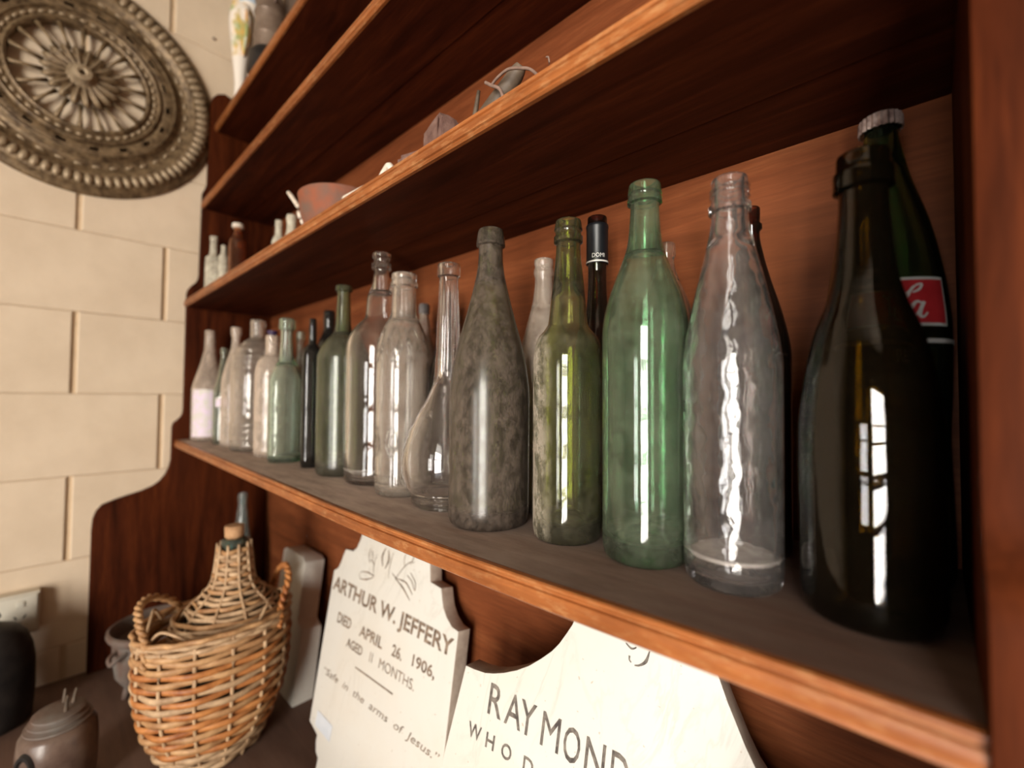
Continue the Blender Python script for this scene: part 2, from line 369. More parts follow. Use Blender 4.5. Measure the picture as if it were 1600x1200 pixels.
# wall opposite, with a doorway and a window
wf = empty('wall_front', (0, 0, 0)); wf['kind'] = 'structure'
def seg(x0, x1, z0, z1): box('wall_section', (x0, YF-.1, z0), (x1, YF, z1), M['dark_room'], wf)
dx0, dx1, dz1 = 2.12, 3.28, 1.06
wx0, wx1, wz0, wz1 = 1.26, 1.78, -.66, .46
seg(-.14, wx0, FZ, CZ); seg(wx0, wx1, FZ, wz0); seg(wx0, wx1, wz1, CZ); seg(wx1, dx0, FZ, CZ); seg(dx0, dx1, dz1, CZ); seg(dx1, XR+.1, FZ, CZ)
d1 = empty('door_1'); d1['kind'] = 'structure'
for x in (dx0, dx0+.37, dx0+.75, dx1-.05): box('door_stile', (x, YF-.07, FZ), (x+.05, YF-.03, dz1), M['frame'], d1)
for z in (FZ, FZ+.75, FZ+1.1, -.02, .36, dz1-.06): box('door_rail', (dx0, YF-.066, z), (dx1, YF-.034, z+.06), M['frame'], d1)
w1 = empty('window_1'); w1['kind'] = 'structure'
for x in (wx0, wx0+.235, wx1-.045): box('window_stile', (x, YF-.07, wz0), (x+.045, YF-.03, wz1), M['frame'], w1)
for z in (wz0, wz0+.36, wz0+.72, wz1-.045): box('window_rail', (wx0, YF-.066, z), (wx1, YF-.034, z+.045), M['frame'], w1)

# ------------------------------------------------------------------ the hutch
L = 1.5287; CT = -.546
def lerp(x, X, Y):
    if x <= X[0]: return Y[0]
    for a, b, c, d in zip(X, X[1:], Y, Y[1:]):
        if x <= b: return c + (d-c)*(x-a)/(b-a)
    return Y[-1]
SX = [0, .037, .3, .6, .846, 1.006, 1.157, 1.275, 1.372, 1.452, 1.53]; SZ = [.009, .008, .004, -.001, -.005, -.008, -.008, -.006, -.003, 0, .001]
def sag(x): return sum(lerp(x+d, SX, SZ) for d in (-.06, -.03, 0, .03, .06))/5
hutch = tag(empty('hutch', (0, 0, FZ)), 'tall stained wooden hutch with open shelves over a brown counter against the block wall', 'hutch')
HZ = -FZ
def H(o):   # child of the hutch, built in world coordinates
    o.parent = hutch; o.location.z += HZ; return o
prof = [(-.3925, CT), (-.3925, -.203), (-.3905, -.1755), (-.385, -.158), (-.3744, -.1442), (-.350, -.135), (-.3267, -.1281), (-.300, -.121), (-.2758, -.1109), (-.262, -.100), (-.2500, -.083),
        (-.243, -.0645), (-.2395, -.045), (-.2390, .0419), (-.2362, .0538), (-.228, .061), (-.221, .069), (-.2165, .078), (-.2150, .0898), (-.2150, .4111), (-.2120, .4230), (-.2040, .436), (-.1935, .4473), (-.189, .458),
        (-.1875, .4701), (-.1850, .7046), (-.1787, .7195), (-.1745, .7345), (-.1734, .9593), (-.1678, .9864), (-.1571, 1.0012), (-.138, 1.0109), (-.11, 1.000), (-.09, .975), (-.07, .93), (-.04, .912), (0, .912), (0, CT)]
for x in (0.0, L):
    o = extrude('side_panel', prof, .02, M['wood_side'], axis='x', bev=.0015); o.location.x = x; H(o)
H(box('back_panel', (.0, .0005, CT), (L+.02, .014, .905), M['wood_back']))
def board(name, pr, x0, x1, zf, mat, parent=None, n=28):
    V, F = [], []; k = len(pr)
    for i in range(n+1):
        x = x0+(x1-x0)*i/n
        for y, z in pr: V.append((x, y, z+zf(x)))
    for i in range(n):
        for j in range(k):
            l = (j+1) % k; F.append((i*k+j, i*k+l, (i+1)*k+l, (i+1)*k+j))
    F.append(tuple(range(k))); F.append(tuple(n*k+j for j in range(k-1, -1, -1)))
    return sharp(mesh_obj(name, V, F, mat, parent), 30)
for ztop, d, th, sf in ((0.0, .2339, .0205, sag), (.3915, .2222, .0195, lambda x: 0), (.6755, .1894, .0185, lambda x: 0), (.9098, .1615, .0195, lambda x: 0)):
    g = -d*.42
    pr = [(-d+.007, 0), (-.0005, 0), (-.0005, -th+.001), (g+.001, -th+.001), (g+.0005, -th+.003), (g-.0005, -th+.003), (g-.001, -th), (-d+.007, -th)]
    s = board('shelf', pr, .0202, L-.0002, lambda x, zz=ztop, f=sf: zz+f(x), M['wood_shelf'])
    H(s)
    e = [(-d+.0068, -.0002), (-d+.002, -.0002), (-d+.0006, -.0012), (-d+.0003, -.0026), (-d+.0010, -.0040), (-d+.0026, -.0050), (-d+.0022, -.0062), (-d+.0003, -.0070), (-d-.0006, -.0090), (-d-.0008, -.0120),
         (-d-.0002, -th+.0045), (-d+.0016, -th+.0036), (-d+.0012, -th+.0018), (-d+.003, -th+.0002), (-d+.0068, -th+.0002)]
    board('edge_moulding', e, .0202, L-.0002, lambda x, zz=ztop, f=sf: zz+f(x), M['wood_edge'], s)
H(box('counter', (0, -.64, CT-.035), (L+.02, .0, CT), M['wood_counter'], bev=.003))
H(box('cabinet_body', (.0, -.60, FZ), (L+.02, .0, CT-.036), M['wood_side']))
for i in range(3):
    x = .04+i*.495
    dd = H(box('door', (x, -.618, FZ+.08), (x+.465, -.6005, CT-.06), M['wood'], bev=.003))
    lathe('door_knob', [(0, 0), (.008, 0), (.007, .012), (.016, .02), (.014, .03), (0, .033)], M['black'], dd, 20).matrix_local = Matrix.Translation((x+.43, -.618, -1.0)) @ Matrix.Rotation(R_(90), 4, 'X')

# ------------------------------------------------------------------ bottles
LIFT = .0003
def bottle(name, x, y, z, P, gl, label, group=None, thick=.0026, punt=.012, segs=64, rfun=None, cat='bottle', open_top=True, extra=None, base_t=.0078):
    """P: (z, r) from the lip down to the body; the foot is added below"""
    root = empty(name, (x, y, z+LIFT)); tag(root, label, cat, group)
    P = [p for p in P if p[0] > .014]
    Htop, rl = P[0]; rb = P[-1][1]
    # densify by smooth interpolation only where the profile is soft
    out = [(0, punt), (rb*.35, punt*.8), (rb*.68, .003), (rb*.80, 0), (rb*.88, .0003), (rb*.955, .003), (rb*.99, .008), (rb, .014)]
    pts = [(r, zz) for zz, r in reversed(P)]
    q = [pts[0]]
    for i in range(len(pts)-1):
        (r1, z1), (r2, z2) = pts[i], pts[i+1]
        r0, z0 = pts[max(i-1, 0)]; r3, z3 = pts[min(i+2, len(pts)-1)]
        n = 5 if z2-z1 > .008 else 1
        for k in range(1, n+1):
            t = k/n
            if n == 1: q.append((r2, z2)); continue
            # monotone cubic on r(z)
            s = (r2-r1)/(z2-z1); m1 = (r2-r0)/(z2-z0) if i > 0 and z2 > z0 else s; m2 = (r3-r1)/(z3-z1) if z3 > z1 else s
            if i > 0 and (r1-r0)*(r2-r1) <= 0: m1 = 0
            if (r3-r2)*(r2-r1) <= 0: m2 = 0
            lim = 3*abs(s); m1 = max(-lim, min(lim, m1)); m2 = max(-lim, min(lim, m2)); h = z2-z1
            rr = (2*t**3-3*t*t+1)*r1+(t**3-2*t*t+t)*h*m1+(-2*t**3+3*t*t)*r2+(t**3-t*t)*h*m2
            q.append((rr, z1+h*t))
    out += q
    bore = rl*.66
    out += [(rl*.97, Htop+.0012), (rl*.86, Htop+.002), (bore*1.08, Htop+.0014), (bore, Htop-.001)]
    neck_min = min(r for zz, r in P)
    inner = []
    for r, zz in reversed(q):
        if Htop-.003 > zz > base_t+.009: inner.append((max(min(r-thick, r*.88), .002) if r > rl*1.25 else min(bore, r*.78), zz))
    out += inner
    ri = rb-thick
    out += [(ri, base_t+.008), (ri*.97, base_t+.003), (ri*.85, base_t), (ri*.6, base_t+.0015), (ri*.3, max(punt, base_t)+.005), (0, max(punt, base_t)+.0065)]
    body = lathe('glass_body', out, gl, root, segs, rfun=rfun, sharp_deg=50)
    if extra: extra(root, P)
    return root
def prof_r(P, z):
    Q = sorted(P)
    return lerp(z, [a for a, b in Q], [b for a, b in Q])
def wrap(root, name, V, F, P, ang0, z0, mat, lift=.0006, label=None):
    """wrap flat (x along the girth, y up) geometry round the profile"""
    Vn = []
    for v in V:
        z = z0+v[1]; r = prof_r(P, z)+lift; a = ang0+v[0]/max(prof_r(P, z0), .005)
        Vn.append((r*math.cos(a), r*math.sin(a), z))
    o = mesh_obj(name, Vn, F, mat, root)
    if label: o['label'] = label
    return o
def patch(w_, h_, nx=20, ny=6):
    V = [(w_*(i/nx-.5), h_*j/ny) for j in range(ny+1) for i in range(nx+1)]
    F = [(j*(nx+1)+i, j*(nx+1)+i+1, (j+1)*(nx+1)+i+1, (j+1)*(nx+1)+i) for j in range(ny) for i in range(nx)]
    return V, F
def stroke(pts, wdt, n=6):
    """ribbon along a 2-D path, widths interpolated"""
    path = smooth_path([(p[0], p[1], 0) for p in pts], n); V, F = [], []
    for i, p in enumerate(path):
        t = (path[min(i+1, len(path)-1)]-path[max(i-1, 0)]); t.normalize(); s = Vector((-t.y, t.x, 0))
        f = i/(len(path)-1)*(len(wdt)-1); a = min(int(f), len(wdt)-2); ww = (wdt[a]+(wdt[a+1]-wdt[a])*(f-a))/2
        V += [p+s*ww, p-s*ww]
    F = [(2*i, 2*i+1, 2*i+3, 2*i+2) for i in range(len(path)-1)]
    return V, F
def camdir(x, y): return math.atan2(CAM[1]-y, CAM[0]-x)
def disc(root, P, z0, z1, mat, name='residue'):
    r0 = prof_r(P, .02)-.0034
    pr = [(0, z0), (r0*.5, z0), (r0*.93, z0+.001), (r0, z0+.004), (r0*.97, z1), (r0*.6, z1-.002), (0, z1-.001)]
    return lathe(name, pr, mat, root, 32)
def cap_on(P, mat, h=.008, over=.001, name='cap', flute=0, dz=0):
    def f(root, P_):
        rl = P_[0][1]+over; z = P_[0][0]+.0026+dz
        rf = (lambda r, a, zz: r*(1+.05*math.cos(flute*a)) if (flute and r > rl*.9 and zz < z) else r)
        lathe(name, [(0, z+.001), (rl*.8, z+.001), (rl*.97, z-.0005), (rl*1.01, z-.002), (rl*1.03, z-h), (rl*.99, z-h), (rl*.985, z-.002), (0, z-.0005)], mat, root, 84 if flute else 40, rfun=rf)
    return f
row = 'bottles in the front row on the main shelf'; rowb = 'bottles standing behind the front row on the main shelf'

P1 = [(.2966, .0123), (.2492, .013), (.2054, .0217), (.1529, .0361), (.132, .039), (.0137, .0388), (.02, .0388)]
def x1(root, P):
    V, F = patch(.050, .125); wrap(root, 'paper_label', V, F, P, camdir(.078, -.171)-.42, .012, M['paper'], .0008, 'pale iridescent pinkish label')
bottle('bottle', .0778, -.1714, sag(.078), sorted(P1[:5]+[(.02, .0388)], reverse=True), G['clear_milky'], 'clear tapering bottle with a pale label, first from the block wall on the main shelf', row, extra=x1)
P2 = [(.2433, .0083), (.2317, .009), (.2251, .0069), (.2021, .0097), (.1692, .0138), (.1364, .0207), (.12, .0227), (.0219, .0226)]
def x2(root, P):
    V, F = patch(.024, .022); wrap(root, 'paper_label', V, F, P, camdir(.19, -.165)-.2, .095, M['paper'], .0006)
bottle('bottle', .1912, -.165, sag(.19), P2, glass('grey_green_glass', (.62, .72, .64), .05, .2, (.34, .31, .24)), 'smallest greyish green bottle near the block wall, second in the front row', row, extra=x2)
P3 = [(.2905, .0114), (.2746, .0114), (.2667, .0087), (.2399, .0107), (.1926, .0227), (.1611, .0287), (.1454, .0293), (.02, .0292)]
bottle('bottle', .2686, -.1594, sag(.27), P3, G['clear_milky'], 'milky clear bottle with a bulging round lip, left of the ribbed jar bottle', row)
P4 = [(.302, .0158), (.2717, .0157), (.2641, .0151), (.2500, .0290), (.2369, .0393), (.2142, .051), (.1916, .0535), (.02, .0532)]
def rib(r, a, z):
    if r < .03: return r
    for zc in (.232, .218, .204, .190, .060, .046, .032):
        if abs(z-zc) < .0068: return r+.0028*math.cos((z-zc)/.0068*pi/2)
    return r
def rp(P):   # add rows so that the ribs exist
    out = list(P)
    for zc in (.232, .218, .204, .190, .060, .046, .032):
        for d in (-.0068, -.0045, -.0022, 0, .0022, .0045, .0066):
            out.append((zc+d, prof_r(P, zc+d)))
    return sorted(set(out), reverse=True)
bottle('bottle', .3581, -.1386, sag(.358), rp(P4), G['clear_dusty'], 'wide clear bottle with horizontal ribs at shoulder and foot', row, rfun=rib)
P5 = [(.2555, .0133), (.2473, .0133), (.2198, .0133), (.206, .0241), (.1882, .0302), (.1676, .0319), (.02, .0317)]
def x5(root, P): lathe('stopper', [(0, .255), (.008, .255), (.008, .2615), (.0105, .263), (.0105, .267), (0, .268)], M['purple'], root, 24)
bottle('bottle', .4855, -.1483, sag(.4855), P5, G['clear_milky'], 'dusty clear round-shouldered bottle with a dark stopper, beside the pale green one', row, extra=x5)
P6 = [(.2832, .0148), (.2638, .0152), (.2610, .0112), (.2056, .0138), (.1798, .0253), (.154, .0333), (.02, .033)]
def sqr(k, r0):
    def f(r, a, z):
        if r < r0: return r
        c = max(abs(math.cos(a+.35)), abs(math.sin(a+.35))); t = min(1, (r-r0)/.008)*k
        return r*((1-t)+t*min(1.0, .86/c)*1.06)
    return f
bottle('bottle', .5687, -.149, sag(.5687), P6, G['pale_green'], 'pale aqua green bottle with a thick lip and squared body', row, rfun=sqr(.8, .017))
P7 = [(.2748, .006), (.2600, .0066), (.2301, .0068), (.2229, .0132), (.2121, .0186), (.02, .0185)]
bottle('bottle', .6691, -.1391, sag(.669), P7, G['black'], 'narrow black squared bottle with a thin neck, right of the pale green bottle', row, rfun=sqr(.8, .012))
P8 = [(.3245, .0140), (.3166, .0142), (.3152, .0108), (.2895, .0115), (.2558, .0131), (.2423, .0168), (.2277, .0293), (.2108, .0386), (.1974, .0417), (.02, .0414)]
bottle('bottle', .7653, -.1266, sag(.765), P8, G['wine_green'], 'dusty olive wine bottle with high round shoulders and a long thin neck', row, punt=.025, base_t=.016)
P9 = [(.3655, .0145), (.3605, .0145), (.3585, .0122), (.3520, .0122), (.3500, .0155), (.3420, .0155), (.3400, .0122), (.3371, .0118), (.3119, .016), (.2957, .0215), (.2857, .0225), (.2616, .0249), (.247, .0378), (.2282, .0497), (.2074, .0536), (.02, .0531)]
def x9(root, P): disc(root, P, .0185, .024, M['sediment'])
bottle('bottle', .8634, -.111, sag(.863), P9, G['clear'], 'tall clear bottle with a swollen neck and broad shoulders, showing bright reflections', row, extra=x9)
P10 = [(.3119, .018), (.3058, .0183), (.3040, .0168), (.3000, .0192), (.2955, .0192), (.2935, .0168), (.257, .0179), (.2384, .026), (.2107, .0358), (.1922, .0375), (.02, .0371)]
def emb(root, P):
    a0 = camdir(.96, -.13); V, F = [], []
    def add(pts, r=.0013):
        path = []
        for u, z in pts:
            rr = prof_r(P, z)+.0002; path.append(Vector((rr*math.cos(a0+u), rr*math.sin(a0+u), z)))
        v, f = tube_data(smooth_path(path, 4), r, 6); o = len(V); V.extend(v); F.extend([tuple(i+o for i in ff) for ff in f])
    for c in range(8):
        u = -.4+c*2*pi/8; h = .26
        add([(u-h, .215), (u, .232), (u+h, .215), (u, .198), (u-h, .215)]); add([(u-h, .200), (u, .185), (u+h, .200)]); add([(u+h-.1, .203), (u+h, .209), (u+h+.1, .203), (u+h, .197), (u+h-.1, .203)])
        add([(u-h, .075), (u, .095), (u+h, .075), (u, .055), (u-h, .075)]); add([(u-.1, .075), (u, .083), (u+.1, .075), (u, .067), (u-.1, .075)])
    for c in range(56):
        u = c*2*pi/56; add([(u, .018), (u, .030)], .0006)
    mesh_obj('embossed_pattern', V, F, G['clear'], root, smooth=True)['kind'] = 'stuff'
bottle('bottle', .9607, -.1308, sag(.9607), P10, G['clear_dusty'], 'dusty clear bottle with embossed diamonds on its shoulder and foot', row, extra=emb)
P11 = [(.3086, .0146), (.2940, .0148), (.2922, .0124), (.2381, .014), (.1881, .0158), (.1549, .0188), (.1342, .027), (.1135, .0392), (.0888, .0505), (.0543, .0570), (.0273, .0519), (.018, .045)]
def flute(r, a, z):
    return r*(1+.05*math.cos(10*a)) if .012 < r < .019 and .165 < z < .288 else r
def x11(root, P):
    lathe('foot_ring', [(.030, .0004), (.036, .0004), (.0368, .004), (.034, .010), (.031, .010), (.030, .0004)], G['clear'], root, 48)
    V, F = text_mesh('LR', .012, .9, .0004); wrap(root, 'embossed_letters', V, F, P, camdir(1.057, -.126)-.75, .112, G['clear_dusty'], .0009)
bottle('flask_bottle', 1.0574, -.1264, sag(1.057), P11, G['clear'], 'clear globular flask bottle with a long fluted neck', row, rfun=flute, punt=.006, extra=x11)
P12 = [(.3243, .0140), (.3215, .0148), (.3075, .0162), (.3062, .0134), (.2828, .0146), (.261, .0187), (.2249, .0279), (.1888, .0378), (.1601, .0427), (.1351, .0448), (.02, .0444)]
bottle('bottle', 1.154, -.1437, sag(1.154), P12, G['olive_dusty'], 'large dark olive bottle coated in matte grey-brown dust, right of the flask', row, punt=.03, base_t=.016)
P13 = [(.3119, .0128), (.3040, .0142), (.3026, .0128), (.2985, .0128), (.2968, .0144), (.2914, .0144), (.2896, .0120), (.2465, .0159), (.2085, .0199), (.204, .0228), (.1951, .0297), (.1823, .0334), (.1708, .0344), (.02, .034)]
bottle('bottle', 1.2504, -.1286, sag(1.25), P13, G['olive_stained'], 'olive bottle with a long swollen neck and a white crust down its left side', row, punt=.02, base_t=.016)
P14 = [(.3182, .0136), (.3112, .0143), (.3099, .0128), (.3082, .0128), (.3070, .0146), (.3032, .0146), (.3018, .0121), (.286, .0128), (.2663, .0149), (.2495, .0202), (.2344, .026), (.2188, .0312), (.2021, .0348), (.1855, .0361), (.02, .0357)]
bottle('bottle', 1.3342, -.1315, sag(1.334), P14, G['green'], 'tall sea green glass bottle with gently sloping shoulders', row, punt=.02, base_t=.016)
P15 = [(.294, .0124), (.2760, .0130), (.2750, .0146), (.2702, .0146), (.2688, .0124), (.2453, .0162), (.218, .0225), (.1904, .0284), (.1714, .0317), (.1548, .0333), (.02, .0328)]
def x15(root, P):
    th = []
    for i in range(121):
        a = i/120*2*pi*2.3; th.append(Vector((.0132*math.cos(a), .0132*math.sin(a), .2805+i/120*.009)))
    V, F = tube_data(th, .0006, 6); mesh_obj('screw_thread', V, F, G['clear_gritty'], root, smooth=True)
    disc(root, P, .0185, .023, M['sediment'])
bottle('bottle', 1.4063, -.1398, sag(1.406), P15, G['clear_gritty'], 'clear rippled screw-top bottle, right of the tall green one', row, extra=x15)
P16 = [(.2806, .0136), (.2722, .0142), (.2708, .0155), (.2600, .0155), (.2584, .0124), (.2348, .0134), (.2044, .0164), (.189, .0203), (.1739, .0255), (.1554, .0299), (.1358, .0331), (.1139, .0354), (.0851, .0359), (.02, .0352)]
bottle('bottle', 1.4847, -.1418, sag(1.485), P16, G['dark_olive'], 'very dark glossy sparkling wine bottle nearest the right upright', row, punt=.03, thick=.004)

# back row
bottle('bottle', .428, -.068, sag(.43), [(.277, .0095), (.262, .0100), (.258, .0080), (.20, .010), (.175, .021), (.16, .025), (.02, .025)], G['pale_green'], 'slim pale green bottle mostly hidden behind the squared pale green one', rowb)
P = [(.3158, .0118), (.2950, .0125), (.2772, .0118), (.2701, .0131), (.2345, .0261), (.1989, .0339), (.02, .0337)]
bottle('bottle', .545, -.052, sag(.53), P, G['black'], 'black bottle in the back row, only its neck showing beside the olive wine bottle', rowb)
P = [(.2899, .008), (.2681, .008), (.2637, .0096), (.2332, .0127), (.2006, .0230), (.1681, .0240), (.0282, .0240)]
bottle('bottle', .8851, -.042, sag(.885), P, G['clear_dusty'], 'clear bottle with a grey cap behind the embossed diamond bottle', rowb, extra=cap_on(P, M['grey_cap'], .016))
P = [(.2952, .0089), (.2671, .0099), (.217, .0177), (.1771, .0275), (.1572, .0294), (.02, .0292)]
bottle('bottle', .9650, -.054, sag(.96), P, G['brown'], 'dark brown bottle behind the neck of the clear flask', rowb)
P = [(.3087, .012), (.3039, .012), (.3022, .0112), (.299, .0112), (.2974, .0124), (.291, .0124), (.2877, .0108), (.2588, .0135), (.2347, .0191), (.2107, .0254), (.1892, .0301), (.1709, .0317), (.02, .0314)]
bottle('bottle', 1.1609, -.058, sag(1.16), P, G['frosted'], 'frosted clear bottle set back between the dust-coated and the crusted olive bottles', rowb)
P = [(.3379, .0109), (.3219, .0113), (.3205, .0116), (.2871, .0116), (.2843, .0102), (.2453, .0112), (.2166, .0154), (.1951, .0224), (.1737, .0252), (.02, .0249)]
def xcap(root, P):
    lathe('foil_capsule', [(.0115, .3300), (.0120, .3305), (.0126, .3290), (.0126, .3265), (.0121, .3255), (.0122, .2865), (.0118, .2860)], M['capsule'], root, 40)
    lathe('silver_band', [(.01235, .2885), (.01245, .2885), (.01245, .2868), (.01235, .2868)], M['silver'], root, 40)
    V, F = text_mesh('DOMI', .0066, .85, 0, align='CENTER'); wrap(root, 'lettering', V, F, [(.28, .0123), (.34, .0123)], camdir(1.2417, -.065)+.10, .2915, M['silver'], .0003)
bottle('bottle', 1.2417, -.062, sag(1.24), P, G['brown'], 'slim brown bottle with black lettered neck foil behind the stained olive bottle', rowb, extra=xcap)
P = [(.2896, .0086), (.2785, .0089), (.2759, .0073), (.259, .0104), (.2331, .0207), (.2137, .0255), (.1879, .0273), (.02, .0269)]
bottle('bottle', 1.3193, -.055, sag(1.32), P, G['clear'], 'clear bottle almost hidden behind the tall sea green one', rowb)
P = [(.2999, .0071), (.2878, .007), (.2861, .0086), (.2821, .0086), (.2798, .0065), (.2592, .0095), (.2363, .015), (.2078, .023), (.1852, .0279), (.1682, .0298), (.02, .0293)]
bottle('bottle', 1.3989, -.058, sag(1.396), P, G['brown'], 'dark brown bottle behind the rippled screw-top bottle', rowb)
P17 = [(.343, .0116), (.3347, .0123), (.3332, .0105), (.3214, .012), (.2953, .0171), (.2577, .0273), (.2207, .0338), (.1898, .0370), (.1802, .0374), (.1419, .0370), (.10, .0355), (.06, .0365), (.02, .0372)]
def x17(root, P):
    cap_on(P, M['cap_metal'], .011, .0012, 'crown_cap', 21)(root, P)
    a = camdir(1.4887, -.056); u0 = .45; r = prof_r(P, .205)
    V, F = patch(.066, .034, 24, 6); wrap(root, 'white_border', V, F, P, a+u0-.27, .180, M['white_print'], .0006)
    V, F = patch(.062, .030, 24, 6); wrap(root, 'red_label', V, F, P, a+u0-.27, .182, M['red_print'], .0010, 'red printed label with white script')
    # the script letters that show: l and a
    SV, SF = [], []
    def add(pts, wd):
        v, f = stroke(pts, wd); o = len(SV); SV.extend([(p[0], p[1]) for p in v]); SF.extend([tuple(i+o for i in ff) for ff in f])
    s = .001
    add([(-9.5*s, 21.5*s), (-4*s, 19.5*s), (-.5*s, 22*s), (3.5*s, 26*s), (7*s, 26.5*s), (5*s, 23*s), (1*s, 21*s)], [.002, .0022, .0016, .0012, .0016, .0016, .001])
    add([(2*s, 25.5*s), (-1*s, 21*s), (-4.5*s, 14*s), (-6.5*s, 8*s), (-4*s, 7*s)], [.0012, .0022, .0026, .0018, .001])
    add([(6*s, 13.5*s), (3*s, 14.5*s), (-.5*s, 10*s), (-1.5*s, 5*s), (1*s, 4*s), (4*s, 8*s), (6.5*s, 13.5*s)], [.0012, .0020, .0026, .0024, .0016, .0014, .0016])
    add([(7.5*s, 14.5*s), (5*s, 9*s), (4.5*s, 5*s), (6.5*s, 4*s), (9*s, 7*s)], [.0022, .0024, .0022, .0014, .001])
    wrap(root, 'script_lettering', SV, SF, P, a+.40, .182, M['white_print'], .0014)
    V, F = patch(.17, .003, 40, 2); wrap(root, 'white_band', V, F, P, a+.2, .1685, M['silver'], .0005)
    V, F = text_mesh('RE', .0115, .95, .0002); wrap(root, 'lettering', V, F, P, a+.26, .1570, M['white_print'], .0006)
bottle('bottle', 1.4880, -.0515, sag(1.489), P17, G['coke'], 'tall deep green bottle with crown cap and red label in the right rear corner', rowb, extra=x17, thick=.004)

# small bottles on the second shelf
Z2 = .3915; up2 = 'small bottles on the second shelf'
bottle('bottle', .0526, -.163, Z2, [(.1807, .0097), (.1716, .0097), (.168, .0088), (.1299, .0104), (.1191, .0194), (.02, .0208)], G['chalky'], 'square clear bottle at the block wall end of the second shelf', up2, rfun=sqr(.9, .012))
bottle('bottle', .098, -.150, Z2, [(.1486, .0061), (.1394, .0061), (.1284, .0069), (.1174, .0115), (.02, .0115)], G['chalky'], 'tiny clear bottle between the square clear one and the brown one', up2)
def xs3(root, P): lathe('stopper', [(0, .186), (.008, .186), (.0085, .1925), (.0135, .194), (.0142, .199), (.0135, .2045), (0, .206)], M['stick'], root, 28)
bottle('bottle', .140, -.128, Z2, [(.1924, .010), (.1887, .0093), (.1722, .0109), (.1593, .0186), (.1318, .0209), (.02, .0209)], glass('amber_glass', (.62, .22, .07), .03, .12, (.35, .18, .1)), 'small reddish brown bottle with a cream stopper on the second shelf', up2, extra=xs3)
bottle('bottle', .4244, -.12, Z2, [(.1389, .0078), (.1285, .0078), (.1255, .0072), (.1076, .0078), (.0987, .0117), (.0868, .0144), (.02, .0144)], G['chalky'], 'slimmer pale neck of two small clear bottles left of the rusty bowl', up2)
bottle('bottle', .4873, -.115, Z2, [(.135, .0108), (.1235, .0108), (.1192, .0095), (.0949, .0114), (.0806, .0165), (.02, .018)], G['chalky'], 'wider whitish one of two small bottles left of the rusty bowl', up2)

# ------------------------------------------------------------------ rusty things on the second shelf
bowl = tag(empty('rusty_bowl', (.737, -.120, Z2+LIFT)), 'rusted iron bowl with a pale rod threaded through its side on the second shelf', 'bowl')
lathe('bowl_body', [(0, 0), (.028, 0), (.046, .010), (.060, .032), (.068, .058), (.0715, .082), (.0732, .091), (.0715, .0925), (.0690, .086), (.065, .059), (.057, .034), (.044, .014), (.027, .004), (0, .004)], M['rust'], bowl, 48)
tube('rod', [(-.118, -.050, .128), (-.095, -.052, .112), (-.068, -.050, .086)], [.0038, .0042, .004], M['stick'], bowl, 8)
tube('rod', [(-.052, -.055, .070), (-.042, -.056, .058)], [.0045, .0045], M['stick'], bowl, 8)
tube('rod', [(-.030, -.058, .048), (-.026, -.057, .042)], [.004, .004], M['stick'], bowl, 8)
st = tube('pale_stick', [(-.045, 0, .0095), (0, .002, .0105), (.045, 0, .0092)], [.009, .010, .009], M['stick'], None, 10)
st.location = (.968, -.198, Z2); st.rotation_euler = (0, 0, R_(4)); tag(st, 'pale stick lying on the second shelf just right of the rusty bowl', 'stick')
st = tube('bone_fragment', [(-.02, 0, .006), (-.008, .002, .016), (.006, 0, .020), (.018, -.002, .007)], [.004, .006, .005, .0035], M['stick'], None, 8)
st.location = (1.030, -.203, Z2-.001); tag(st, 'small pinkish white fragment beside the pale stick on the second shelf', 'fragment')
def lump(name, loc, size, mat, seed, label, cat, rot=0):
    rr = random.Random(seed); bm = bmesh.new(); bmesh.ops.create_cube(bm, size=1); bmesh.ops.bevel(bm, geom=list(bm.edges), offset=.12, segments=2, affect='EDGES')
    bmesh.ops.subdivide_edges(bm, edges=list(bm.edges), cuts=1)
    for v in bm.verts:
        v.co += Vector((rr.uniform(-1, 1), rr.uniform(-1, 1), rr.uniform(-1, 1)))*.035
        v.co = Vector((v.co.x*size[0], v.co.y*size[1], max(v.co.z*size[2]+size[2]/2, 0)))
    me = bpy.data.meshes.new(name); bm.to_mesh(me); bm.free(); me.materials.append(mat)
    o = bpy.data.objects.new(name, me); o.location = loc; o.rotation_euler = (0, 0, rot); link(o); return tag(o, label, cat)
lump('rusty_plate', (1.050, -.172, Z2+LIFT), (.052, .018, .042), M['rust2'], 3, 'flat flaking rusty plate at the left of the rusted scrap on the second shelf', 'scrap', .3)
lump('rusty_block', (1.095, -.170, Z2+LIFT), (.050, .028, .062), M['rust2'], 5, 'chunky square rusted metal block on the second shelf', 'scrap', -.2)
hn = tube('curved_horn', [(-.060, .0, .012), (-.03, 0, .022), (0, -.002, .034), (.025, -.002, .047), (.050, 0, .066), (.058, 0, .073)], [.003, .008, .0105, .0105, .0085, .005], M['horn'], None, 12)
hn.location = (1.160, -.165, Z2); tag(hn, 'curved grey horn-shaped tool resting on the second shelf', 'tool')
nl = tube('rusty_spike', [(0, 0, .003), (.008, 0, .04), (.018, .002, .094)], [.0045, .004, .002], M['horn'], None, 8)
nl.location = (1.118, -.150, Z2); tag(nl, 'thin upright spike between the rusted block and the horn', 'spike')
wr = tag(empty('wire_tangle', (1.19, -.185, Z2)), 'twisted rusty wire draped over the curved horn on the second shelf', 'wire')
tube('wire', [(-.006, .003, .0625), (.004, .002, .054), (.020, .0, .039), (.032, -.004, .0018)], .0018, M['wire'], wr, 6)
tube('wire', [(.003, .002, .054), (.012, .002, .058), (.028, .001, .058), (.045, .0, .050), (.062, -.002, .038), (.082, -.004, .012), (.090, -.004, .0016)], .0015, M['wire'], wr, 6)
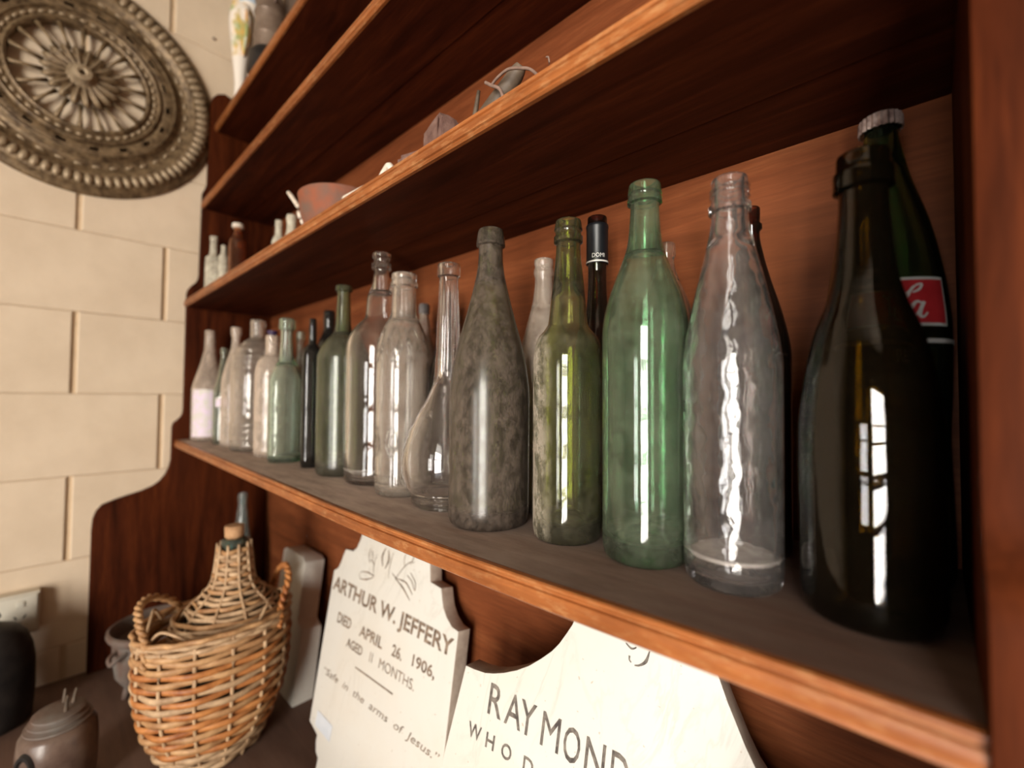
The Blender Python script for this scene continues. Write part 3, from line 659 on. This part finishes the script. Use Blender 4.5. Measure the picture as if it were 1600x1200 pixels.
tube('wire', [(.078, 0, .0015), (.080, 0, .038), (.076, .001, .045)], .0008, M['wire'], wr, 5)

# ------------------------------------------------------------------ top shelf
Z4 = .9098
lily = tag(empty('porcelain_vase', (.158, -.137, Z4+LIFT)), 'white porcelain vase painted with orange and yellow flowers on the top shelf', 'vase')
lathe('vase_body', [(0, 0), (.020, 0), (.021, .006), (.014, .02), (.0125, .06), (.016, .10), (.0225, .15), (.0275, .20), (.030, .235), (.0285, .262), (.025, .276), (.0235, .274), (.0265, .26), (.027, .235), (.020, .15), (.010, .06), (0, .05)], M['porcelain'], lily, 40, rfun=lambda r, a, z: r*(1+.05*math.sin(5*a)*min(1, max(0, (z-.15)/.1))))
tube('handle', [(.024, 0, .25), (.045, 0, .24), (.046, 0, .18), (.018, 0, .13)], .004, M['porcelain'], lily, 8)
vb = tag(empty('porcelain_ewer', (.097, -.100, Z4+LIFT)), 'cream porcelain ewer with a pale blue glazed top behind the flowered vase', 'vase')
lathe('vase_body', [(0, 0), (.022, 0), (.022, .008), (.010, .03), (.0085, .20), (.010, .245), (.018, .29), (.0235, .32), (.026, .336)], M['porcelain'], vb, 40)
o = lathe('glazed_top', [(.026, .336), (.030, .355), (.0295, .40), (.024, .43), (.020, .46), (.022, .47), (.018, .468), (.018, .43), (.024, .34)], M['blue_gl'], vb, 40); o['label'] = 'pale blue glazed top'
tn = tag(empty('tin_lantern', (.325, -.118, Z4+LIFT)), 'dull brown metal lantern with a round black base on the top shelf', 'lantern')
lathe('base', [(0, 0), (.044, 0), (.046, .010), (.044, .055), (.036, .067), (0, .067)], M['black'], tn, 40)
lathe('lantern_body', [(0, .067), (.034, .067), (.035, .075), (.0345, .10), (.036, .104), (.0345, .108), (.033, .158), (.035, .162), (.033, .166), (.030, .19), (.034, .194), (.034, .20), (.020, .225), (.018, .25), (0, .25)], M['tin'], tn, 40)
tube('handle', [(-.034, 0, .18), (-.040, 0, .27), (0, 0, .31), (.040, 0, .27), (.034, 0, .18)], .002, M['wire'], tn, 6)

# ------------------------------------------------------------------ gravestones leaning behind the counter
def stone(name, loc, yaw, tilt, outline, th, label, edge=True):
    root = empty(name, loc, (0, 0, 0)); root.rotation_euler = Matrix.Identity(3).to_euler()
    rot = Matrix.Rotation(R_(yaw), 3, 'Z') @ Matrix.Rotation(-R_(tilt), 3, 'X')
    root.rotation_euler = rot.to_euler(); tag(root, label, 'gravestone')
    sl = extrude('slab', outline, th, M['marble'], root, bev=.0012)
    sl.data.materials.append(M['stone_edge'])
    for p in sl.data.polygons:
        if edge and abs(p.normal.y) < .5: p.material_index = 1
    return root
def letters(root, s, size, u, wz, width=None, height=None, mat=None, name='inscription', rot=0.0, **k):
    V, F = text_mesh(s, size, **k)
    x0 = min(v.x for v in V); x1 = max(v.x for v in V); y0 = min(v.y for v in V); y1 = max(v.y for v in V)
    fx = width/(x1-x0) if width else 1; fy = height/(y1-y0) if height else 1; r = R_(rot)
    W = []
    for v in V:
        a, b = (v.x-x0)*fx, (v.y-y0)*fy; W.append((u+a*math.cos(r)-b*math.sin(r), -.0005, wz+a*math.sin(r)+b*math.cos(r)))
    o = mesh_obj(name, W, F, mat or M['lead2'], root); o['label'] = 'dark carved letters'; return o
def deco(root, strokes, mat=None, name='carved_flowers'):
    V, F = [], []
    for pts, wd in strokes:
        v, f = stroke(pts, wd); o = len(V); V += [(p[0], -.0007, p[1]) for p in v]; F += [tuple(i+o for i in ff) for ff in f]
    return mesh_obj(name, V, F, mat or M['lead2'], root)
def arc(cx, cy, r, a0, a1, n=6): return [(cx+r*math.cos(R_(a0+(a1-a0)*i/n)), cy+r*math.sin(R_(a0+(a1-a0)*i/n))) for i in range(n+1)]
t1 = [(.046, .0), (.046, .030), (.036, .036), (.030, .050), (.030, .060), (.012, .066), (-.002, .070), (-.022, .333), (-.010, .340), (-.004, .352), (-.001, .366), (.004, .379), (.030, .381), (.040, .390), (.046, .405), (.050, .430),
      (.075, .446), (.11, .457), (.155, .461), (.195, .455), (.230, .443), (.247, .430), (.2517, .408), (.2591, .382), (.286, .379), (.2915, .366), (.297, .354), (.308, .342), (.322, .333), (.3364, .331), (.3450, .160), (.346, .070), (.326, .066), (.310, .06), (.302, .045), (.30, .030), (.30, 0)]
g1 = stone('gravestone', (.66, -.14, CT+.0005), 4, 12, t1, .026, 'white marble gravestone with a stepped top inscribed to an infant who died in 1906')
letters(g1, 'ARTHUR W. JEFFERY', .04, -.014, .2925, .345, .0335, rot=-1.2, offset=.0011)
for wd, a, b in (('DIED', .023, .069), ('APRIL', .0985, .168), ('26.', .195, .222), ('1906,', .248, .302)):
    letters(g1, wd, .03, a, .2500, b-a, .0185 if wd != '1906,' else .0205, rot=-.2, offset=.0007)
for wd, a, b in (('AGED', .066, .117), ('11', .140, .148), ('MONTHS.', .168, .262)):
    letters(g1, wd, .03, a, .2215, b-a, .0155, rot=-.4, offset=0 if 'M' in wd else .0006)
deco(g1, [([(.106, .200), (.2156, .1992)], [.0022, .0022])], name='carved_rule')
letters(g1, '“Safe  in  the  arms  of  Jesus.”', .03, .012, .1535, .325, .0155, shear=.25, rot=-.2)
deco(g1, [([(.110, .352), (.104, .372), (.108, .392)], [.0008, .0016, .0008]), ([(.110, .352), (.088, .343), (.070, .340)], [.0008, .0028, .001]), ([(.110, .354), (.090, .356), (.068, .352)], [.001, .0024, .001]), ([(.068, .352), (.066, .346), (.070, .340)], [.001, .001, .001]),
          ([(.090, .372), (.084, .386), (.086, .398)], [.0008, .0022, .0008]), ([(.097, .380), (.092, .395)], [.001, .0022]), ([(.106, .372), (.096, .378), (.088, .376)], [.0008, .0018, .0008]),
          ([(.130, .376), (.124, .392), (.130, .408)], [.0016, .0042, .0018]), ([(.138, .374), (.144, .390), (.139, .406)], [.0016, .0042, .0018]), ([(.152, .360), (.150, .385), (.154, .405)], [.0008, .0013, .0008]),
          ([(.172, .365), (.186, .385), (.200, .398), (.214, .402)], [.0014, .0014, .0018, .0008]), ([(.172, .365), (.195, .356), (.218, .342)], [.0012, .0032, .0010]), ([(.174, .366), (.200, .366), (.222, .352)], [.0010, .0026, .0010]),
          ([(.200, .378), (.214, .372), (.226, .360), (.224, .372), (.208, .384)], [.001, .0018, .0014, .0018, .001]), ([(.190, .388), (.186, .402), (.190, .414)], [.0008, .0018, .0008]), ([(.204, .396), (.210, .410)], [.001, .0022]), ([(.160, .372), (.172, .366)], [.001, .002])])
stk = mesh_obj('sticker', [(.018, -.0006, .072), (.072, -.0006, .067), (.0725, -.0006, .0925), (.0185, -.0006, .0965)], [(0, 1, 2, 3)], M['sticker'], g1); stk['label'] = 'small pale blue paper sticker'
t2 = [(.03, 0), (.050, .2546), (.066, .3548), (.080, .3548)] + [(.0956, .3561), (.108, .3595), (.1213, .3645), (.138, .3725), (.1532, .382), (.168, .394), (.18, .4052), (.188, .4150), (.196, .428), (.202, .4386), (.206, .452)]
t2 += [(.24, .460), (.275, .462), (.31, .460), (.340, .452), (.3491, .432), (.3560, .4160), (.3626, .403), (.3700, .388), (.3790, .3730), (.390, .3600), (.404, .347), (.420, .337), (.440, .331), (.462, .330), (.466, .25), (.474, 0)]
g2 = stone('gravestone', (1.04, -.20, CT+.0005), 9, 11, t2, .028, 'larger veined white marble gravestone with scooped shoulders, nearest the right')
for ch, u, wz, wd in (('R', .105, .3170, .019), ('A', .1285, .3160, .022), ('Y', .1480, .3150, .020), ('M', .176, .3130, .022), ('O', .2025, .3105, .019), ('N', .2270, .3085, .021), ('D', .2540, .3070, .018)):
    letters(g2, ch, .04, u, wz, wd, .0325, M['lead'], 'letter', rot=-2, offset=0 if ch == 'M' else .0002)
for ch, u, wz, wd in (('W', .081, .2850, .019), ('H', .1070, .2835, .012), ('O', .1290, .2820, .0135), ('D', .158, .2800, .013)):
    letters(g2, ch, .03, u, wz, wd, .0155, M['lead'], 'letter', rot=-2, offset=.0004)
deco(g2, [([(.262, .4375), (.268, .434), (.273, .4365)], [.001, .0018, .001]), ([(.286, .437), (.283, .427), (.277, .4215), (.272, .4200)], [.001, .003, .0016, .001]), ([(.2665, .427), (.2665, .4235), (.2685, .4215)], [.002, .0014, .001])], M['lead'], 'carved_numeral')
t0 = [(-.075, 0), (-.075, .150), (-.060, .158), (-.048, .170), (-.045, .296), (-.03, .303), (.070, .303), (.085, .296), (.087, .170), (.096, .163), (.112, .158), (.114, .150), (.118, 0)]
g0 = stone('gravestone', (.375, -.095, CT+.0005), 0, 7, t0, .045, 'small thick white stone with stepped shoulders half hidden behind the wicker demijohn', False)

# ------------------------------------------------------------------ wicker demijohn in its basket
BX, BY = .503, -.240
dj = tag(empty('wicker_demijohn', (BX, BY, CT)), 'wicker-covered demijohn with cork and two loop handles standing on the counter', 'demijohn')
EA, EB = .098, .124
bprof = [(0.0, .58), (.02, .66), (.05, .80), (.09, .92), (.14, 1.0), (.20, 1.02), (.245, 1.0)]
def bs(z): return lerp(z, [a for a, b in bprof], [b for a, b in bprof])
def ring(z, s, NS, ph, amp, half, hgt, mat, n_per=8, name='weaver', ea=EA, eb=EB, cx=0, cy=0, wob=.0015):
    n = NS*n_per; path = []; w0 = rnd.uniform(0, 6)
    for i in range(n):
        a = 2*pi*i/n; k = amp*math.cos(NS*a/2+ph)
        path.append(Vector((cx+(ea*s+k)*math.cos(a), cy+(eb*s+k)*math.sin(a), z+wob*math.sin(3*a+w0))))
    V, F = tube_data(path, 0, 6, flat=(half, hgt), closed=True)
    return mesh_obj(name, V, F, mat, dj, smooth=True)
mats = [M['wicker_o'], M['wicker'], M['wicker_o'], M['wicker'], M['wicker_p']]
z = .008; k = 0
while z < .232:
    mt = M['wicker_p'] if (z < .05) else rnd.choice([M['wicker_o'], M['wicker_o'], M['wicker'], M['wicker_p']])
    ring(z, bs(z), 14, pi*(k % 2), .0034, .0026, .0060, mt, 10, wob=.0014); z += .0112; k += 1
for j, (zz, mt) in enumerate(((.238, 'wicker_p'), (.246, 'wicker_p'), (.254, 'wicker'))):
    ring(zz, bs(.24)+.01*j, 36, pi*j, .002, .0045, .0045, M[mt], 5, 'rim_braid')
for s in range(14):
    a = 2*pi*s/14; pts = []
    for t in range(9):
        zz = t/8*.25; q = bs(zz); pts.append(((EA*q+.001)*math.cos(a), (EB*q+.001)*math.sin(a), zz+.001))
    tube('stake', pts, .0030, M['wicker_p'], dj, 6, 2)
lathe('basket_base', [(0, .001), (.055, .001), (.06, .006), (0, .008)], M['wicker'], dj, 32)
# wicker-covered shoulder and neck; the neck leans slightly
NX, NY = -.012, .028
dome = [(.215, .092), (.235, .090), (.252, .086), (.268, .072), (.2835, .054), (.300, .040), (.315, .0335), (.345, .029), (.3747, .0262)]
def ds(z): return lerp(z, [a for a, b in dome], [b for a, b in dome])
lathe('glass_bottle', [(0, .01), (.05, .012), (.078, .06), (.086, .15), (.085, .22), (.080, .245), (.050, .276), (.028, .306), (.022, .33), (.020, .372), (.0200, .376), (.0235, .379), (.0235, .387), (.0200, .391), (.014, .391), (.013, .37), (0, .36)], glass('bottle_green_glass', (.20, .36, .30), .08, .25, (.20, .22, .18)), dj, 40, loc=(NX, NY, 0))
z = .216; k = 0
while z < .372:
    s = ds(z); NS = 16 if s > .05 else 10
    ring(z, 1.0, NS, pi*(k % 2), .0022, .0026, .0046, M['wicker_p'] if k % 3 else M['wicker'], 7, 'cover_weaver', s, s*(1.12 if z < .26 else 1), NX, NY, .0016)
    z += .0080 if s < .06 else .0066; k += 1
for s in range(10):
    a = 2*pi*s/10; pts = [(NX+(ds(zz)+.0026)*math.cos(a), NY+(ds(zz)+.0026)*math.sin(a), zz) for zz in (.24, .268, .285, .30, .315, .345, .378, .384)]
    tube('cover_stake', pts, .0026, M['wicker_p'], dj, 6, 3)
lathe('cork', [(0, .386), (.0125, .386), (.0135, .392), (.0165, .394), (.0175, .411), (.0165, .4155), (0, .4165)], M['cork'], dj, 24, loc=(NX-.002, NY, 0))
def rope(name, pts, r, mat, tw=9):
    path = smooth_path(pts, 10)
    for h in range(2):
        pp = []
        for i, p in enumerate(path):
            t = (path[min(i+1, len(path)-1)]-path[max(i-1, 0)]).normalized(); s = t.cross(Vector((.3, .2, 1))).normalized(); u = s.cross(t); a = i/len(path)*2*pi*tw+pi*h
            pp.append(p+(s*math.cos(a)+u*math.sin(a))*r*.8)
        V, F = tube_data(pp, r, 6); mesh_obj(name, V, F, mat, dj, smooth=True)
def rimpt(deg, z, f=1.0): return (EA*f*math.cos(R_(deg)), EB*f*math.sin(R_(deg)), z)
rope('handle', [rimpt(-160, .225), rimpt(-155, .265), rimpt(-130, .296, .98), rimpt(-100, .300, .96), rimpt(-78, .285), rimpt(-68, .255), rimpt(-66, .215, 1.03)], .0042, M['wicker'])
rope('handle', [rimpt(120, .235), rimpt(112, .285), rimpt(92, .315, .98), rimpt(66, .300), rimpt(48, .265), rimpt(42, .225, 1.03)], .0042, M['wicker_o'])
for a, zz in ((-140, .245), (-75, .238), (60, .245), (20, .243)):
    tube('loose_cane', [rimpt(a, zz, .95), rimpt(a+14, zz+.03, .9), rimpt(a+30, zz+.022, .85), rimpt(a+46, zz+.004, .88)], .0026, M['wicker_p'], dj, 6)

# thin aqua bottle in the rear corner behind it
P = [(.399, .0109), (.3845, .0124), (.3719, .0109), (.3448, .014), (.2998, .018), (.24, .030), (.21, .034), (.02, .034)]
bottle('bottle', .092, -.086, CT, P, G['aqua'], 'pale aqua bottle in the rear corner behind the demijohn', None)

# ------------------------------------------------------------------ iron pot
pot = tag(empty('iron_pot', (.2084, -.2823, CT)), 'low rusty cast iron pot with short legs on the counter beside the side panel', 'pot')
pot.scale = (1, 1, 1.12); pz = .018
lathe('pot_body', [(0, pz), (.040, pz+.001), (.062, pz+.012), (.078, pz+.035), (.083, pz+.07), (.084, pz+.100), (.0855, pz+.104), (.092, pz+.108), (.095, pz+.114), (.094, pz+.120), (.089, pz+.122), (.084, pz+.118),
                   (.079, pz+.100), (.078, pz+.07), (.072, pz+.038), (.055, pz+.016), (0, pz+.008)], M['iron'], pot, 48)
for a in (20, 140, 260):
    tube('leg', [(.052*math.cos(R_(a)), .052*math.sin(R_(a)), pz+.010), (.060*math.cos(R_(a)), .060*math.sin(R_(a)), .0005)], [.009, .006], M['iron'], pot, 10, 3)
for a in (-60, 120):
    c, s = math.cos(R_(a)), math.sin(R_(a))
    tube('lug', [(.082*c-.014*s, .082*s+.014*c, pz+.095), (.100*c-.010*s, .100*s+.010*c, pz+.090), (.104*c, .104*s, pz+.082), (.100*c+.010*s, .100*s-.010*c, pz+.090), (.082*c+.014*s, .082*s-.014*c, pz+.095)], .004, M['iron'], pot, 8)
lid = lathe('inner_dish', [(0, pz+.075), (.060, pz+.078), (.078, pz+.094), (.0795, pz+.096), (.062, pz+.082), (0, pz+.079)], M['iron'], pot, 40)

# ------------------------------------------------------------------ jar and kettle at the lower left
jar = tag(empty('stoneware_jar', (.425, -.4509, CT)), 'brown glazed jar with a ribbed neck and dark side opening at the lower left', 'jar')
lathe('jar_body', [(0, .0005), (.044, .0005), (.048, .006), (.0505, .04), (.051, .085), (.049, .108), (.044, .117), (.038, .120), (0, .121)], M['jug'], jar, 48)
lathe('ribbed_neck', [(.040, .118), (.043, .120), (.043, .1225), (.038, .124), (.036, .1255), (.0385, .128), (.0385, .130), (.0335, .132), (.0315, .134), (.034, .136), (.034, .1385), (.028, .141), (.010, .142), (0, .142)], M['iron'], jar, 48)
def rotv(x, y): return math.atan2(y, x)
aj = camdir(.425, -.4509)-.85
ob = lathe('side_opening', [(0, .0006), (.011, .0006), (.012, .001), (.0135, .0045), (.0165, .0045), (.018, 0)], M['black'], jar, 36)
ob.matrix_local = Matrix.Translation((.0495*math.cos(aj), .0495*math.sin(aj), .070)) @ Matrix.Rotation(aj, 4, 'Z') @ Matrix.Rotation(R_(90), 4, 'Y') @ Matrix.Scale(1.9, 4, Vector((1, 0, 0)))
ob['label'] = 'round dark opening'
for (a, h, l) in ((.4, .03, .010), (1.9, .026, .014), (2.8, .024, .006)):
    tube('prong', [(.018*math.cos(a), .018*math.sin(a), .139), (.020*math.cos(a), .020*math.sin(a), .139+h*.6), (.022*math.cos(a)+l*.3, .022*math.sin(a), .139+h)], [.0035, .0025, .0018], M['horn'], jar, 8)
kt = tag(empty('black_kettle', (.1138, -.541, CT)), 'rounded matte black iron vessel cut off by the left edge of the photo', 'kettle')
lathe('kettle_body', [(0, .0005), (.055, .0005), (.061, .008), (.0635, .06), (.0625, .12), (.0585, .150), (.049, .178), (.034, .196), (.012, .2065), (0, .2075)], M['black'], kt, 48)
lathe('lid_knob', [(0, .207), (.008, .207), (.006, .213), (.011, .219), (.009, .225), (0, .226)], M['black'], kt, 24)
tube('spout', [(-.045, -.03, .06), (-.075, -.05, .09), (-.088, -.062, .135)], [.016, .011, .008], M['black'], kt, 12)

# ------------------------------------------------------------------ power outlet
ol = tag(empty('power_outlet', (.0002, -.533, -.3615)), 'cream plastic double power outlet on the painted block wall', 'outlet')
box('outlet_box', (0, -.058, -.045), (.030, .058, .045), M['outlet'], ol, .003)
box('cover_plate', (.0298, -.054, -.041), (.0345, .054, .041), M['outlet'], ol, .002)
for y in (-.028, .028):
    for dy, dz, ro in ((-.007, .004, 30), (.007, .004, -30), (0, -.012, 0)):
        s = box('pin_slot', (-.0004, -.0012, -.004), (.0004, .0012, .004), M['black'], ol); s.location = (.0347, y+dy, dz-.008); s.rotation_euler = (R_(ro), 0, 0)
    box('rocker_switch', (.034, y-.006, .018), (.0375, y+.006, .030), M['outlet'], ol, .001)

# ------------------------------------------------------------------ round cast medallion on the wall
md = tag(empty('wall_medallion', (.0005, -.438, .898), (0, R_(90), 0)), 'large round bronzed cast medallion with pierced radiating petals hung on the block wall', 'medallion')
md.scale = (.97, .97, 1)
def ringm(name, pr, mat, segs=96): return lathe(name, pr, mat, md, segs, sharp_deg=45)
ringm('outer_rim', [(.286, 0), (.286, .006), (.282, .011), (.275, .013), (.271, .020), (.266, .024), (.236, .026), (.229, .022), (.222, .014), (.206, .012), (.199, .016), (.194, .024), (.189, .027), (.187, .024), (.187, .004), (.23, .002), (.286, 0)], M['cast'])
ringm('inner_ring', [(.162, .004), (.162, .020), (.159, .026), (.155, .028), (.152, .024), (.149, .022), (.138, .022), (.135, .027), (.131, .029), (.127, .026), (.126, .004), (.162, .004)], M['cast'])
# slotted band between the rings
V, F = [], []
NA = 18; sub = 10; rs = [.1615, .168, .1765, .1875]
n = NA*sub
for i in range(n):
    a = 2*pi*i/n
    for r in rs:
        for zz in (.021, .014): V.append((r*math.cos(a), r*math.sin(a), zz+(.002 if rs[1] <= r <= rs[2] else 0)))
def vi(i, j, t): return (i % n)*8+j*2+t
for i in range(n):
    hole = (i % sub) in (3, 4, 5)
    for j in range(3):
        if j == 1 and hole:
            F.append((vi(i, 1, 0), vi(i+1, 1, 0), vi(i+1, 1, 1), vi(i, 1, 1))); F.append((vi(i, 2, 0), vi(i, 2, 1), vi(i+1, 2, 1), vi(i+1, 2, 0)))
            if (i % sub) == 3: F.append((vi(i, 1, 0), vi(i, 1, 1), vi(i, 2, 1), vi(i, 2, 0)))
            if (i % sub) == 5: F.append((vi(i+1, 1, 0), vi(i+1, 2, 0), vi(i+1, 2, 1), vi(i+1, 1, 1)))
        else:
            F.append((vi(i, j, 0), vi(i, j+1, 0), vi(i+1, j+1, 0), vi(i+1, j, 0))); F.append((vi(i, j, 1), vi(i+1, j, 1), vi(i+1, j+1, 1), vi(i, j+1, 1)))
mesh_obj('slotted_band', V, F, M['cast'], md)
def share(name, proto, mat_l):
    o = bpy.data.objects.new(name, proto.data); link(o, md); o.matrix_local = mat_l; return o
def polar(proto, name, n, r, z, a0=0):
    for i in range(n):
        ml = Matrix.Rotation(2*pi*i/n+a0, 4, 'Z') @ Matrix.Translation((r, 0, z))
        if i == 0: proto.matrix_local = ml
        else: share(name, proto, ml)
def blob(name, sx, sy, sz, mat, seg=8):
    bm = bmesh.new(); bmesh.ops.create_uvsphere(bm, u_segments=seg, v_segments=6, radius=1)
    for v in bm.verts: v.co = Vector((v.co.x*sx, v.co.y*sy, max(v.co.z, -.3)*sz))
    me = bpy.data.meshes.new(name); bm.to_mesh(me); bm.free(); me.materials.append(mat); me.polygons.foreach_set('use_smooth', [True]*len(me.polygons))
    return link(bpy.data.objects.new(name, me), md)
polar(blob('rim_bead', .0155, .0088, .0075, M['cast_hi']), 'rim_bead', 84, .252, .0255)
polar(blob('ring_bead', .0045, .0075, .0045, M['cast_hi']), 'ring_bead', 48, .1435, .0225)
polar(blob('scroll_bead', .004, .010, .004, M['cast_hi']), 'scroll_bead', 40, .214, .0135)
sp = mesh_obj('spoke', *tube_data([Vector((0, 0, 0)), Vector((.025, 0, .004)), Vector((.060, 0, .002))], [.0055, .0034, .0065], 8), M['cast'], md, smooth=True)
polar(sp, 'spoke', 18, .068, .016)
pt = blob('petal', .032, .0112, .0085, M['cast']); polar(pt, 'petal', 18, .044, .024, pi/18)
pv = blob('petal_vein', .027, .0022, .0030, M['cast_hi']); polar(pv, 'petal_vein', 18, .044, .0315, pi/18)
lathe('hub', [(0, .018), (.030, .018), (.030, .030), (.024, .036), (.021, .044), (.018, .050), (.010, .052), (.006, .050), (.0055, .034), (0, .034)], M['cast_hi'], md, 36)
nl = lathe('wall_nail', [(0, .004), (.0035, .004), (.004, .002), (.002, 0)], M['wire'], None, 12); nl.location = (.0008, -.166, 1.170); nl.rotation_euler = (0, R_(90), 0)
tag(nl, 'small rusty nail head in the block wall right of the medallion', 'nail')
